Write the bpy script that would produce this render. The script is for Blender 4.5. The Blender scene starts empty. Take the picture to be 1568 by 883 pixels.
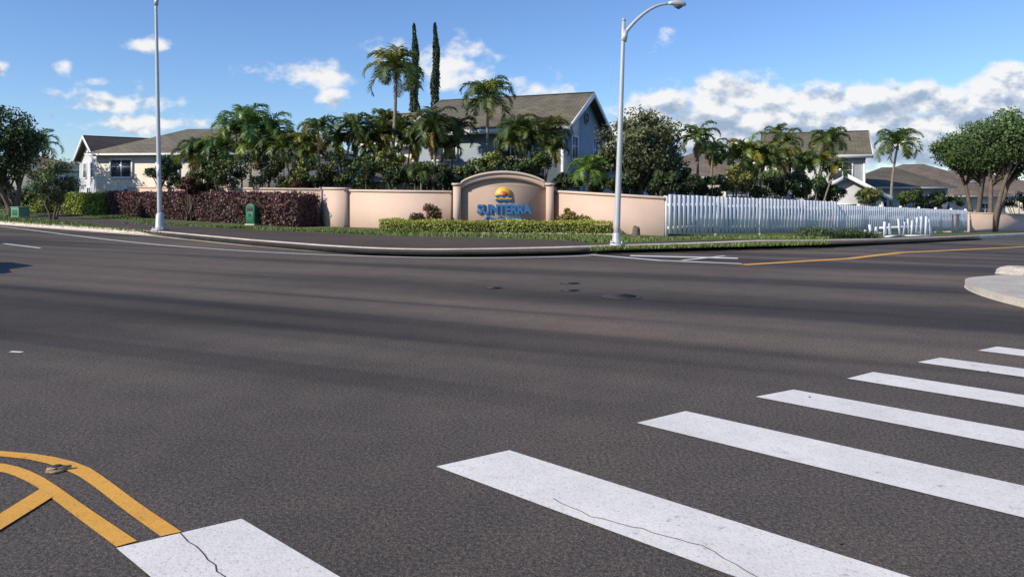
import bpy, bmesh, math, random
import numpy as np
from mathutils import Vector, Matrix
random.seed(7); rng=np.random.default_rng(7)
scene=bpy.context.scene
F=1120.0; CX=784.0; HY=292.0; CH=1.7
SL=0.032
# ---------------------------------------------------------------- terrain
def sproj(x,y): return ((x-5.35)+(y-25.4))/math.sqrt(2)
def hgt(x,y): return -SL*min(max(sproj(x,y),0.0),70.0)
def G(px,py,off=0.0):
    """survey sighting -> ground point (ray / terrain intersection)"""
    a=(px-CX)/F; b=(py-HY)/F; lo,hi=0.5,400.0
    for _ in range(60):
        d=(lo+hi)/2
        if CH-b*d > hgt(a*d,d)+off: lo=d
        else: hi=d
    return (a*lo,lo)
def B(px,D): return ((px-CX)/F*D, D)
def Z(py,D): return CH-(py-HY)/F*D
# ---------------------------------------------------------------- materials
def newmat(name):
    m=bpy.data.materials.new(name); m.use_nodes=True
    nt=m.node_tree; bs=nt.nodes['Principled BSDF']; return m,nt,bs
def N(nt,t,**kw):
    n=nt.nodes.new(t)
    for k,v in kw.items(): setattr(n,k,v)
    return n
def texco(nt): return N(nt,'ShaderNodeTexCoord').outputs['Object']
def noise(nt,co,scale,detail=4,rough=.6):
    n=N(nt,'ShaderNodeTexNoise'); n.inputs['Scale'].default_value=scale
    n.inputs['Detail'].default_value=detail; n.inputs['Roughness'].default_value=rough
    nt.links.new(co,n.inputs['Vector']); return n.outputs['Fac']
def ramp(nt,fac,stops):
    r=N(nt,'ShaderNodeValToRGB'); e=r.color_ramp.elements
    while len(e)<len(stops): e.new(.5)
    for i,(p,c) in enumerate(stops):
        e[i].position=p; e[i].color=(c[0],c[1],c[2],1)
    nt.links.new(fac,r.inputs['Fac']); return r.outputs['Color']
def mix(nt,fac,a,b,mode='MIX'):
    m=N(nt,'ShaderNodeMix',data_type='RGBA',blend_type=mode)
    for s,v in ((m.inputs[0],fac),(m.inputs[6],a),(m.inputs[7],b)):
        if hasattr(v,'is_linked'): nt.links.new(v,s)
        elif isinstance(v,(int,float)): s.default_value=v
        else: s.default_value=(v[0],v[1],v[2],1)
    return m.outputs[2]
def bump(nt,bs,fac,strength=.3,dist=.02):
    b=N(nt,'ShaderNodeBump'); b.inputs['Strength'].default_value=strength; b.inputs['Distance'].default_value=dist
    nt.links.new(fac,b.inputs['Height']); nt.links.new(b.outputs['Normal'],bs.inputs['Normal'])
def simple(name,c,rough=.7,var=.15,scale=3,metal=0,bs_=.15,fine=40):
    m,nt,bs=newmat(name); co=texco(nt)
    n1=noise(nt,co,scale,3); n2=noise(nt,co,fine,2)
    d=[x*(1-var*1.6) for x in c]; l=[min(1,x*(1+var)) for x in c]
    c1=ramp(nt,n1,[(.3,d),(.7,l)])
    c2=mix(nt,.5,c1,ramp(nt,n2,[(.3,d),(.7,l)]))
    nt.links.new(c2,bs.inputs['Base Color']); bs.inputs['Roughness'].default_value=rough; bs.inputs['Metallic'].default_value=metal
    if bs_>0: bump(nt,bs,n2,bs_,.02)
    return m
def leafmat(name,trans=.25,rough=.5):
    m,nt,bs=newmat(name)
    a=N(nt,'ShaderNodeAttribute',attribute_name='tint')
    nt.links.new(a.outputs['Color'],bs.inputs['Base Color']); bs.inputs['Roughness'].default_value=rough
    bs.inputs['Specular IOR Level'].default_value=.35
    if trans<=0: return m
    t=N(nt,'ShaderNodeBsdfTranslucent'); mx=N(nt,'ShaderNodeMixShader'); mx.inputs[0].default_value=trans
    c=mix(nt,1.0,a.outputs['Color'],(1.3,1.5,.6),'MULTIPLY')
    nt.links.new(c,t.inputs['Color'])
    nt.links.new(bs.outputs[0],mx.inputs[1]); nt.links.new(t.outputs[0],mx.inputs[2])
    nt.links.new(mx.outputs[0],nt.nodes['Material Output'].inputs['Surface']); return m
LEAF=leafmat('leaf',0); PLEAF=leafmat('palm_leaf',.3,.4)
BARK=simple('bark',(.16,.12,.085),.9,.35,4,bs_=.6,fine=25)
PALMBARK=simple('palm_bark',(.27,.22,.165),.9,.3,6,bs_=.6,fine=18)
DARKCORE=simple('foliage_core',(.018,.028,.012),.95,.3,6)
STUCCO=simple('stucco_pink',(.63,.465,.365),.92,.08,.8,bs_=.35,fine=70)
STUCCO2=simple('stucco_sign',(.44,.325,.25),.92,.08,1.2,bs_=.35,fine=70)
COPING=simple('coping',(.64,.50,.40),.9,.08,1.5,bs_=.3,fine=50)
CONC=simple('concrete',(.50,.45,.38),.9,.22,1.3,bs_=.4,fine=30)
KERBM=simple('kerb_concrete',(.62,.53,.43),.9,.25,2.2,bs_=.4,fine=30)
GALV=simple('painted_steel',(.52,.53,.53),.45,.08,3,metal=.2,bs_=0)
WHITE=simple('white_board',(.78,.79,.80),.6,.07,2,bs_=.1)
TRIM=simple('white_trim',(.75,.76,.76),.6,.05,2,bs_=0)
BINGREEN=simple('bin_green',(.012,.13,.06),.5,.2,3,bs_=0)
BOXGREEN=simple('box_green',(.16,.30,.20),.6,.1,3,bs_=0)
BLACK=simple('dark_iron',(.03,.028,.026),.6,.2,10)
BLUE=simple('letter_blue',(.035,.17,.40),.5,.1,5,bs_=0)
ORANGE=simple('logo_orange',(.62,.13,.03),.5,.1,5,bs_=0)
YELL=simple('logo_yellow',(.80,.48,.06),.5,.1,5,bs_=0)
LAVA=simple('stone',(.16,.13,.11),.9,.4,6,bs_=.6)
def siding(name,c,period=.2):
    m,nt,bs=newmat(name); co=texco(nt)
    w=N(nt,'ShaderNodeTexWave',bands_direction='Z',wave_profile='SAW'); w.inputs['Scale'].default_value=.314/period; nt.links.new(co,w.inputs['Vector'])
    n=noise(nt,co,1.2,4)
    c1=ramp(nt,n,[(.3,[x*.88 for x in c]),(.7,[x*1.08 for x in c])])
    c2=mix(nt,ramp(nt,w.outputs['Fac'],[(.0,(.55,)*3),(.12,(0,)*3)]),c1,[x*.6 for x in c])
    nt.links.new(c2,bs.inputs['Base Color']); bs.inputs['Roughness'].default_value=.8; bump(nt,bs,w.outputs['Fac'],.3,.02); return m
SID_BLUE=siding('siding_bluegrey',(.27,.33,.37)); SID_GREY=siding('siding_grey',(.56,.57,.57)); SID_CREAM=siding('siding_cream',(.66,.60,.48))
def shingle(name,c):
    m,nt,bs=newmat(name); co=texco(nt)
    sx=N(nt,'ShaderNodeSeparateXYZ'); nt.links.new(co,sx.inputs[0]); cb=N(nt,'ShaderNodeCombineXYZ')
    ad=N(nt,'ShaderNodeMath',operation='MULTIPLY'); ad.inputs[1].default_value=2.3; nt.links.new(sx.outputs[2],ad.inputs[0])
    nt.links.new(sx.outputs[0],cb.inputs[0]); nt.links.new(ad.outputs[0],cb.inputs[1])
    b=N(nt,'ShaderNodeTexBrick'); nt.links.new(cb.outputs[0],b.inputs['Vector'])
    b.inputs['Scale'].default_value=1.0; b.inputs['Brick Width'].default_value=.5; b.inputs['Row Height'].default_value=.22; b.inputs['Mortar Size'].default_value=.02
    b.inputs['Color1'].default_value=(*[x*.8 for x in c],1); b.inputs['Color2'].default_value=(*[x*1.15 for x in c],1); b.inputs['Mortar'].default_value=(*[x*.45 for x in c],1)
    n=noise(nt,co,1.0,5); n2=noise(nt,co,22,3)
    c1=mix(nt,1.0,b.outputs['Color'],ramp(nt,n,[(.3,(.75,.75,.75)),(.7,(1.15,1.12,1.05))]),'MULTIPLY')
    c1=mix(nt,1.0,c1,ramp(nt,n2,[(.3,(.7,.7,.7)),(.7,(1.2,1.2,1.2))]),'MULTIPLY')
    nt.links.new(c1,bs.inputs['Base Color']); bs.inputs['Roughness'].default_value=.9; bump(nt,bs,n2,.4,.03); return m
R_GREY=shingle('shingle_grey',(.155,.14,.105)); R_TAN=shingle('shingle_tan',(.25,.19,.14)); R_BROWN=shingle('shingle_brown',(.075,.066,.06)); R_OLIVE=shingle('shingle_olive',(.21,.185,.13))
def glassmat():
    m,nt,bs=newmat('window_glass'); bs.inputs['Base Color'].default_value=(.035,.05,.065,1); bs.inputs['Roughness'].default_value=.08; bs.inputs['Specular IOR Level'].default_value=.9; return m
GLASS=glassmat()
def asphalt(name,base=(.101,.087,.077),streak=True):
    m,nt,bs=newmat(name); co=texco(nt)
    big=noise(nt,co,.16,3,.55); med=noise(nt,co,2.2,4,.65); fine=noise(nt,co,42,2,.7); grit=noise(nt,co,130,1,.8)
    br=(base[0]*1.32,base[1]*1.22,base[2]*1.12); dk=tuple(x*.74 for x in base)
    c=ramp(nt,big,[(.36,dk),(.5,base),(.66,br)])
    c=mix(nt,.4,c,ramp(nt,med,[(.3,dk),(.7,br)]))
    if streak:
        vr=N(nt,'ShaderNodeVectorRotate',rotation_type='Z_AXIS'); vr.inputs['Angle'].default_value=math.radians(24); nt.links.new(co,vr.inputs['Vector'])
        sx=N(nt,'ShaderNodeSeparateXYZ'); nt.links.new(co,sx.inputs[0])
        mr=N(nt,'ShaderNodeMapRange',interpolation_type='SMOOTHSTEP'); mr.inputs[1].default_value=4.5; mr.inputs[2].default_value=8.0
        nt.links.new(sx.outputs[1],mr.inputs[0])
        for sc,loc,lo,hi in (((.05,.45,1),(3.1,.4,0),.62,1.22),((.045,1.15,1),(7.7,2.4,0),.66,1.18)):
            mp=N(nt,'ShaderNodeMapping'); mp.inputs['Scale'].default_value=sc; mp.inputs['Location'].default_value=loc
            nt.links.new(vr.outputs[0],mp.inputs['Vector'])
            st=noise(nt,mp.outputs[0],1.0,2,.45)
            g=ramp(nt,st,[(.38,(lo,lo,lo*1.02)),(.47,(.97,.97,.97)),(.62,(hi,hi*.97,hi*.93))])
            c=mix(nt,mr.outputs[0],c,mix(nt,1.0,c,g,'MULTIPLY'))
    c=mix(nt,1.0,c,ramp(nt,fine,[(.3,(.5,.5,.5)),(.5,(.95,.95,.95)),(.72,(1.6,1.55,1.5))]),'MULTIPLY')
    c=mix(nt,1.0,c,ramp(nt,grit,[(.30,(.45,.45,.45)),(.5,(.95,.95,.95)),(.64,(1.3,1.3,1.3)),(.72,(3.2,3.1,2.9))]),'MULTIPLY')
    nt.links.new(c,bs.inputs['Base Color']); bs.inputs['Roughness'].default_value=.85; bs.inputs['Specular IOR Level'].default_value=.25
    bump(nt,bs,fine,.6,.012); return m
ASPH=asphalt('asphalt'); ASPH2=asphalt('asphalt_path',(.088,.071,.060),False)
def paint(name,c,wear=.35):
    m,nt,bs=newmat(name); co=texco(nt)
    a=noise(nt,co,1.5,4,.7); f=noise(nt,co,60,3,.75); g=noise(nt,co,7,3,.7)
    c1=ramp(nt,a,[(.3,[x*.84 for x in c]),(.65,c)])
    c1=mix(nt,1.0,c1,ramp(nt,f,[(.28,(.4,.39,.38)),(.38,(.88,.88,.87)),(.55,(1,1,1))]),'MULTIPLY')
    c1=mix(nt,1.0,c1,ramp(nt,g,[(.26,(.62,.6,.58)),(.36,(.95,.95,.94)),(.5,(1,1,1))]),'MULTIPLY')
    nt.links.new(c1,bs.inputs['Base Color']); bs.inputs['Roughness'].default_value=.75; bump(nt,bs,f,.4,.008); return m
PWHITE=paint('paint_white',(.86,.82,.76)); PYEL=paint('paint_yellow',(.82,.41,.06))
def grassm():
    m,nt,bs=newmat('grass'); co=texco(nt); n1=noise(nt,co,.5,4); n2=noise(nt,co,25,3,.7)
    c=ramp(nt,n1,[(.3,(.06,.085,.02)),(.5,(.095,.13,.03)),(.7,(.16,.15,.06))])
    c=mix(nt,1.0,c,ramp(nt,n2,[(.3,(.5,.5,.5)),(.7,(1.3,1.3,1.2))]),'MULTIPLY')
    nt.links.new(c,bs.inputs['Base Color']); bs.inputs['Roughness'].default_value=.95; bump(nt,bs,n2,.8,.05); return m
GRASS=grassm()
# ---------------------------------------------------------------- mesh builder
class MB:
    def __init__(s): s.v=[]; s.nv=0; s.loops=[]; s.cnt=[]; s.m=[]; s.t=[]
    def add(s,verts,faces,mat=0,tint=(1,1,1)):
        s.v.append(np.asarray(verts,float).reshape(-1,3))
        for f in faces:
            s.loops.append(np.asarray(f)+s.nv); s.cnt.append([len(f)]); s.m.append([mat]); s.t.append(np.array([tint],float))
        s.nv+=len(verts)
    def quads(s,q,mat,tint):
        n=len(q); s.v.append(q.reshape(-1,3)); s.loops.append(np.arange(4*n)+s.nv); s.nv+=4*n
        s.cnt.append(np.full(n,4)); s.m.append(np.full(n,mat)); s.t.append(np.asarray(tint,float).reshape(n,3))
    def box(s,c,size,mat=0,rot=0,tilt=0):
        x,y,z=[k/2 for k in size]; vs=[]
        for dz in (-z,z):
            for dx,dy in ((-x,-y),(x,-y),(x,y),(-x,y)):
                ex=dx+tilt*dz
                X=ex*math.cos(rot)-dy*math.sin(rot); Y=ex*math.sin(rot)+dy*math.cos(rot)
                vs.append((c[0]+X,c[1]+Y,c[2]+dz))
        s.add(vs,[(0,3,2,1),(4,5,6,7),(0,1,5,4),(1,2,6,5),(2,3,7,6),(3,0,4,7)],mat)
    def tube(s,pts,rad,seg=8,mat=0,cap=True,tint=(1,1,1)):
        pts=[Vector(p) for p in pts]; vs=[]; n=len(pts)
        for i,p in enumerate(pts):
            d=(pts[min(i+1,n-1)]-pts[max(i-1,0)]).normalized()
            a=d.cross(Vector((0,1,0.01))) if abs(d.y)<.9 else d.cross(Vector((1,0,0)))
            a.normalize(); b=d.cross(a)
            for k in range(seg):
                t=2*math.pi*k/seg; vs.append(tuple(p+rad[i]*(math.cos(t)*a+math.sin(t)*b)))
        fs=[(i*seg+k,i*seg+(k+1)%seg,(i+1)*seg+(k+1)%seg,(i+1)*seg+k) for i in range(n-1) for k in range(seg)]
        if cap: fs+= [tuple(range(seg))[::-1],tuple((n-1)*seg+k for k in range(seg))]
        s.add(vs,fs,mat,tint)
    def prism(s,poly,depthvec,mat=0):
        p=[Vector(q) for q in poly]; d=Vector(depthvec); n=len(p)
        s.add([tuple(q) for q in p]+[tuple(q+d) for q in p],[tuple(range(n)),tuple(range(2*n-1,n-1,-1))]+[(i,i+n,(i+1)%n+n,(i+1)%n) for i in range(n)],mat)
    def ribbon(s,outer,inner,y0,y1,mat=0):
        """solid curved band between two xz polylines"""
        n=len(outer); vs=[]
        for (ox,oz),(ix,iz) in zip(outer,inner): vs+=[(ox,y0,oz),(ix,y0,iz),(ix,y1,iz),(ox,y1,oz)]
        fs=[]
        for i in range(n-1):
            for k in range(4): fs.append((4*i+k,4*i+(k+1)%4,4*i+4+(k+1)%4,4*i+4+k))
        fs+=[(0,3,2,1),(4*n-4,4*n-3,4*n-2,4*n-1)]
        s.add(vs,fs,mat)
    def done(s,name,mats,loc=(0,0,0),parent=None,smooth=False,rot=0,local=False,bevel=0):
        me=bpy.data.meshes.new(name); V=np.concatenate(s.v)
        if not local: V=V-np.array(loc)
        L=np.concatenate(s.loops).astype(np.int32); C=np.concatenate(s.cnt).astype(np.int32)
        me.vertices.add(len(V)); me.vertices.foreach_set('co',V.astype(np.float32).ravel())
        me.loops.add(len(L)); me.loops.foreach_set('vertex_index',L)
        me.polygons.add(len(C)); st=np.concatenate([[0],np.cumsum(C)[:-1]]).astype(np.int32)
        me.polygons.foreach_set('loop_start',st)
        me.polygons.foreach_set('material_index',np.concatenate(s.m).astype(np.int32))
        me.update(calc_edges=True); me.validate()
        T=np.concatenate(s.t); a=me.attributes.new('tint','FLOAT_COLOR','FACE')
        if len(me.polygons)==len(T): a.data.foreach_set('color',np.hstack([T,np.ones((len(T),1))]).astype(np.float32).ravel())
        for m in mats: me.materials.append(m)
        if smooth: me.polygons.foreach_set('use_smooth',[True]*len(me.polygons))
        o=bpy.data.objects.new(name,me); scene.collection.objects.link(o); o.location=loc; o.rotation_euler[2]=rot
        if parent: o.parent=parent
        if bevel:
            bm=bmesh.new(); bm.from_mesh(me); bmesh.ops.recalc_face_normals(bm,faces=bm.faces); bm.to_mesh(me); bm.free()
            b=o.modifiers.new('bevel','BEVEL'); b.width=bevel; b.segments=2; b.limit_method='ANGLE'
        return o
def empty(name,loc,rot=0):
    e=bpy.data.objects.new(name,None); scene.collection.objects.link(e); e.location=loc; e.rotation_euler[2]=rot; return e
def drape(name,polys,off,mat,thick=0,parent=None):
    bm=bmesh.new()
    for poly in polys:
        vs=[bm.verts.new((x,y,0)) for x,y in poly]; bm.faces.new(vs)
    bmesh.ops.triangulate(bm,faces=bm.faces[:])
    for s0 in (0,70.0):
        k=s0/math.sqrt(2)
        bmesh.ops.bisect_plane(bm,geom=bm.verts[:]+bm.edges[:]+bm.faces[:],plane_co=(5.35+k,25.4+k,0),plane_no=(1,1,0))
    for f in bm.faces:
        f.normal_update()
        if f.normal.z<0: f.normal_flip()
    for v in bm.verts: v.co.z=hgt(v.co.x,v.co.y)+off
    if thick:
        bed=[e for e in bm.edges if e.is_boundary]
        r=bmesh.ops.extrude_edge_only(bm,edges=bed)
        for g in r['geom']:
            if isinstance(g,bmesh.types.BMVert): g.co.z-=thick
    me=bpy.data.meshes.new(name); bm.to_mesh(me); bm.free(); me.materials.append(mat)
    o=bpy.data.objects.new(name,me); scene.collection.objects.link(o)
    if parent: o.parent=parent
    return o
def dens(pl,step=.5):
    out=[]
    for a,b in zip(pl[:-1],pl[1:]):
        L=math.hypot(b[0]-a[0],b[1]-a[1]); n=max(1,int(L/step))
        out+=[(a[0]+(b[0]-a[0])*i/n,a[1]+(b[1]-a[1])*i/n) for i in range(n)]
    return out+[pl[-1]]
def smoothpl(pl,it=2):
    for _ in range(it):
        o=[pl[0]]
        for a,b in zip(pl[:-1],pl[1:]):
            o+=[(a[0]*.75+b[0]*.25,a[1]*.75+b[1]*.25),(a[0]*.25+b[0]*.75,a[1]*.25+b[1]*.75)]
        pl=o+[pl[-1]]
    return pl
def offset(pl,d):
    out=[]
    for i,p in enumerate(pl):
        a=pl[max(i-1,0)]; b=pl[min(i+1,len(pl)-1)]; t=(b[0]-a[0],b[1]-a[1]); L=math.hypot(*t) or 1
        out.append((p[0]-t[1]/L*d,p[1]+t[0]/L*d))
    return out
def stripline(name,pl,w,off,mat,parent=None,step=.5):
    pl=dens(pl,step); a=offset(pl,w/2); b=offset(pl,-w/2)
    return drape(name,[[a[i],a[i+1],b[i+1],b[i]] for i in range(len(pl)-1)],off,mat,parent=parent)
def raised(name,pl,w,z0,z1,mat,bev=0):
    pl=dens(pl,.5); a=pl; b=offset(pl,w); m=MB(); vs=[];fs=[]
    for p,q in zip(a,b):
        hp=hgt(*p); hq=hgt(*q); vs+=[(p[0],p[1],hp+z0),(p[0]+(q[0]-p[0])*.12,p[1]+(q[1]-p[1])*.12,hp+z1),(q[0],q[1],hq+z1),(q[0],q[1],hq+z0)]
    n=len(a)
    for i in range(n-1):
        for k in range(3): fs.append((4*i+k,4*i+4+k,4*i+5+k,4*i+1+k))
    m.add(vs,fs); return m.done(name,[mat])

# ---------------------------------------------------------------- ground
E=1500.0
def st2xy(s,t): r=1/math.sqrt(2); return (5.35+(s-t)*r, 25.4+(s+t)*r)
m=MB(); vs=[]
for s in (-E,0,70,E):
    for t in (-E,E):
        x,y=st2xy(s,t); vs.append((x,y,hgt(x,y)-.006))
m.add(vs,[(0,2,3,1),(2,4,5,3),(4,6,7,5)]); m.done('ground',[GRASS])
kerbL=[(-26.1-20.6*6,37.3+16.4*6),G(0,343),G(250,361),G(380,374),G(490,383)]
kerbC=[G(x,y) for x,y in ((490,383),(560,387.5),(640,390),(720,389.5),(800,388),(880,386),(950,383),(1060,380),(1270,375),(1430,369),(1568,361))]
far=kerbC[-1]; prev=kerbC[-2]; d=(far[0]-prev[0],far[1]-prev[1]); L=math.hypot(*d)
kend=(far[0]+d[0]/L*120,far[1]+d[1]/L*120)
kerb=kerbL[:-1]+smoothpl(kerbC,2)+[kend]
road=kerb+[(kend[0]+60,kend[1]-60),(90,-40),(-150,-40),(kerb[0][0]-40,kerb[0][1]-60)]
drape('road',[road],0.0,ASPH)
block=kerb+[(kend[0],kend[1]+250),(kerb[0][0],kerb[0][1]+250)]
drape('grass_block',[offset(kerb,.05)+block[len(kerb):]],.12,GRASS)
raised('kerb',kerb,.24,0,.15,KERBM)
gl=[p for p in kerb if p[0]<-4.0]
stripline('gutter',offset(gl,-.2),.42,.004,KERBM)
path=[G(x,y,.13) for x,y in ((60,328.5),(150,334.5),(250,343),(350,350),(480,356),(590,361),(700,363.5),(850,367),(900,371),(905,380),(880,383.3),(800,385),(720,386),(640,386.3),(560,384),(490,379.5),(380,370.5),(280,361),(200,352),(150,344),(60,335))]
drape('asphalt_path',[path],.128,ASPH2)
sw=[G(x,y,.13) for x,y in ((905,372),(1010,370),(1270,367.5),(1500,359),(1500,363),(1270,372.5),(1060,377.5),(905,381))]
drape('asphalt_path',[sw],.126,ASPH2)
rk=smoothpl([G(x,y) for x,y in ((1900,402),(1700,417),(1568,428.5),(1500,432.5),(1474,436.5),(1484,446),(1520,459),(1568,471),(1700,505),(1900,570))],2)
drape('corner_pavement',[rk],.12,CONC,thick=.12)
stripline('painted_kerb_line',[p for p in offset(rk,.06)][12:],.14,.006,PWHITE)
# ---------------------------------------------------------------- markings
cw=empty('crosswalk',(0,0,0))
VPd=Vector((1262/1120,-1,0)).normalized()
for i,(a,b) in enumerate((((178,840),(370,795)),((668,715),(780,690)),((975,648),(1050,630)),((1157,608),(1215,597)),((1297,580),(1337,570)),((1405,555),(1440,548)),((1497,537),(1527,531)),((1575,522),(1601,517)),((1642,509),(1665,505)))):
    p=G(*a); q=G(*b); Ls=3.3
    drape('stripe_%d'%(i+1),[[p,(p[0]+VPd.x*Ls,p[1]+VPd.y*Ls),(q[0]+VPd.x*Ls,q[1]+VPd.y*Ls),q]],.006,PWHITE,parent=cw)
# hairline cracks running through asphalt and paint
def crack(name,pts,w=.005):
    pl=dens([G(*p) for p in pts],.06); pl=[(x+random.gauss(0,.006),y+random.gauss(0,.006)) for x,y in pl]
    stripline(name,pl,w,.0085,BLACK,step=.2)
crack('pavement_crack',[(276,818),(305,845),(345,883),(380,925)])
crack('pavement_crack',[(846,765),(905,792),(985,812),(1075,838),(1180,895)])
yl=empty('yellow_median_marking',(0,0,0))
def band(pts1,pts2,nm):
    a=[G(*p) for p in pts1]; b=[G(*p) for p in pts2]
    a=smoothpl(a,1); b=smoothpl(b,1)
    drape(nm,[[a[i],a[i+1],b[i+1],b[i]] for i in range(len(a)-1)],.006,PYEL,parent=yl)
band([(-400,664),(-150,679),(0,691),(70,697),(130,712),(165,735),(215,773),(278,815)],[(-400,670),(-150,686),(0,699),(60,706),(112,724),(145,746),(190,782),(246,822)],'outer_line')
band([(-400,686),(-150,697),(0,709),(38,718),(75,736),(125,772),(210,829)],[(-400,694),(-150,707),(0,722),(28,731),(60,748),(100,780),(178,838)],'inner_line')
drape('chevron_arm',[[G(61,750),G(81,762),G(0,813),G(-160,910),G(-190,880),G(0,788)]],.0085,PYEL,parent=yl)
stripline('lane_edge_line',smoothpl([G(x,y) for x,y in ((-300,319),(0,346),(130,363),(250,376),(400,386),(560,392.5),(700,395.5),(850,393.5),(905,391))],2),.10,.0045,PWHITE)
stripline('lane_dash',[G(6,373),G(62,380)],.1,.005,PWHITE)
stripline('centre_line',[G(1137,405.5),G(1300,396),G(1568,378),G(1800,363)],.22,.005,PYEL)
stripline('stop_line',[G(905,390),G(1010,399),G(1135,404)],.16,.0065,PWHITE)
stripline('stop_line',[G(965,391.5),G(1130,395.5)],.3,.004,PWHITE)
stripline('stop_line',[G(1045,399),G(1110,392)],.12,.009,PWHITE)
stripline('lane_dash',[G(16,538.5),G(34,539.5)],.05,.005,PWHITE)
def disc(name,px,py,r,mat,mat2,off=.006,sx=1):
    c=G(px,py); m=MB(); n=28
    z=hgt(*c)+off
    vs=[(c[0]+r*sx*math.cos(2*math.pi*i/n),c[1]+r*math.sin(2*math.pi*i/n),z) for i in range(n)]
    vi=[(c[0]+r*.88*sx*math.cos(2*math.pi*i/n),c[1]+r*.88*math.sin(2*math.pi*i/n),z-.001) for i in range(n)]
    m.add(vs+vi,[(i,(i+1)%n,n+(i+1)%n,n+i) for i in range(n)],0); m.add(vi,[tuple(range(n))],1)
    for j in range(-4,5):
        w=math.sqrt(max(0,(r*.78)**2-(j*r*.16)**2)); m.box((c[0],c[1]+j*r*.16,z+.001),(2*w*sx,r*.05,.006),0)
    return m.done(name,[mat,mat2])
RUST=simple('cast_iron',(.035,.032,.03),.7,.3,10); RUST2=simple('cast_iron_plate',(.085,.075,.066),.7,.4,10)
disc('manhole_cover',950,454,.34,RUST,RUST2); disc('valve_cover',755,441,.13,BLACK,RUST,sx=1.3); disc('valve_cover',873,434,.14,BLACK,RUST,sx=1.4); disc('valve_cover',873,445,.12,BLACK,RUST,sx=1.4)
c=G(87,720); m=MB(); n=14
m.tube([(c[0],c[1],.004),(c[0],c[1],.016)],[.062,.055],16,0); m.tube([(c[0],c[1],.016),(c[0],c[1],.03)],[.036,.028],12,1)
m.box((c[0]+.02,c[1]-.01,.02),(.13,.025,.014),0,.4)
m.done('road_reflector',[simple('old_brass',(.30,.22,.12),.6,.4,30),BLACK],loc=(c[0],c[1],0))
m=MB()
for px,py in ((1287,835),(440,612),(1215,546)):
    c=G(px,py)
    for k in range(2):
        x=c[0]+random.uniform(-.012,.012); y=c[1]+random.uniform(-.01,.01); a=random.random()*6; r=random.uniform(.008,.016)
        m.add([(x+r*math.cos(a+b)*(1 if b%2 else .5),y+r*math.sin(a+b)*.7,.009+.003*(b%3)) for b in range(5)],[(0,1,2,3,4)])
for i in range(200):
    x=random.uniform(-14,14); y=random.uniform(6,19); r=random.uniform(.008,.018); a=random.random()*6
    m.add([(x+r*math.cos(a),y+r*math.sin(a),.01),(x+r*math.cos(a+1.5),y+r*math.sin(a+1.5),.014),(x+r*math.cos(a+3),y+r*math.sin(a+3),.01),(x+r*math.cos(a+4.6),y+r*math.sin(a+4.6),.012)],[(0,1,2,3)])
m.done('leaf_litter',[simple('dry_leaf',(.12,.08,.04),.9,.4,20)])
# ---------------------------------------------------------------- walls
def wallseg(m,p0,p1,z0,z1,th=.22,cap=.09,capmat=1,mat=0,base=-.4):
    d=Vector((p1[0]-p0[0],p1[1]-p0[1],0)); L=d.length; d/=L; n=Vector((-d.y,d.x,0))
    def slab(za,zb,ta,tb,t,mat,e=0):
        a=Vector((p0[0],p0[1],0))-d*e; b=Vector((p1[0],p1[1],0))+d*e
        vs=[a-n*t/2,b-n*t/2,b+n*t/2,a+n*t/2]
        zz=[(za,ta),(zb,tb),(zb,tb),(za,ta)]
        m.add([(v.x,v.y,z[0]) for v,z in zip(vs,zz)]+[(v.x,v.y,z[1]) for v,z in zip(vs,zz)],[(0,3,2,1),(4,5,6,7),(0,1,5,4),(1,2,6,5),(2,3,7,6),(3,0,4,7)],mat)
    g0=hgt(*p0)+base; g1=hgt(*p1)+base
    slab(g0,g1,z0-cap,z1-cap,th,mat); slab(z0-cap,z1-cap,z0,z1,th+.1,capmat,.03)
wA0=B(165,50); wA1=B(500,33.0); wB0=B(533,32.0); wB1=B(692,29.4); wC0=B(848,29.2); wC1=B(1019,25.7)
m=MB()
zA0,zA1=Z(285,50),Z(288.5,33)
wallseg(m,wA0,wA1,zA0,zA1)
wallseg(m,(wA1[0]-.1,wA1[1]-.1),(wB0[0],wB0[1]-.2),zA1+.05,Z(288,32)+.02,th=.34,cap=.09)
wallseg(m,wB0,wB1,Z(290,32),Z(292,29.4))
wallseg(m,(B(170,50)[0],50.05),(B(176,49.6)[0],49.55),zA0+.1,zA0+.1,th=.55)
for t in (.33,.66):
    x=wA0[0]+(wA1[0]-wA0[0])*t; y=wA0[1]+(wA1[1]-wA0[1])*t; z=zA0+(zA1-zA0)*t
    wallseg(m,(x-.2,y+.16),(x+.2,y-.16),z+.08,z+.08,th=.42)
m.done('boundary_wall',[STUCCO,COPING])
m=MB(); wallseg(m,wC0,wC1,Z(291,29.2),Z(301,25.7)); 
m.done('boundary_wall',[STUCCO,COPING])
# entrance sign
SX,SY=B(771,29.0); g=.10
sg=empty('entrance_sign',(SX,SY,g)); W=1.98
def arc(xw,z_side,z_mid,n=32,p=.8):
    return [(xw*(-1+2*i/n), z_side+(z_mid-z_side)*max(0,1-(2*i/n-1)**2)**p) for i in range(n+1)]
m=MB()
for sx in (-1,1): m.box((sx*(W-.15),.0,.86),(.30,.5,1.92),0); m.box((sx*(W-.15),0,1.86),(.40,.6,.08),1)
xo=W-.30; outer=arc(xo,1.86,2.28); inner=arc(xo-.0,1.66,2.08)
m.ribbon(outer,inner,-.22,.22,0)
m.ribbon([(x,z+.08) for x,z in arc(xo,1.87,2.30)],[(x,z+.002) for x,z in outer],-.28,.28,1)
m.done('frame',[STUCCO,COPING],parent=sg,local=True)
m=MB(); pan=[(-xo,-.1)]+[(x,z) for x,z in arc(xo,1.7,2.12)]+[(xo,-.1)]
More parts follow.
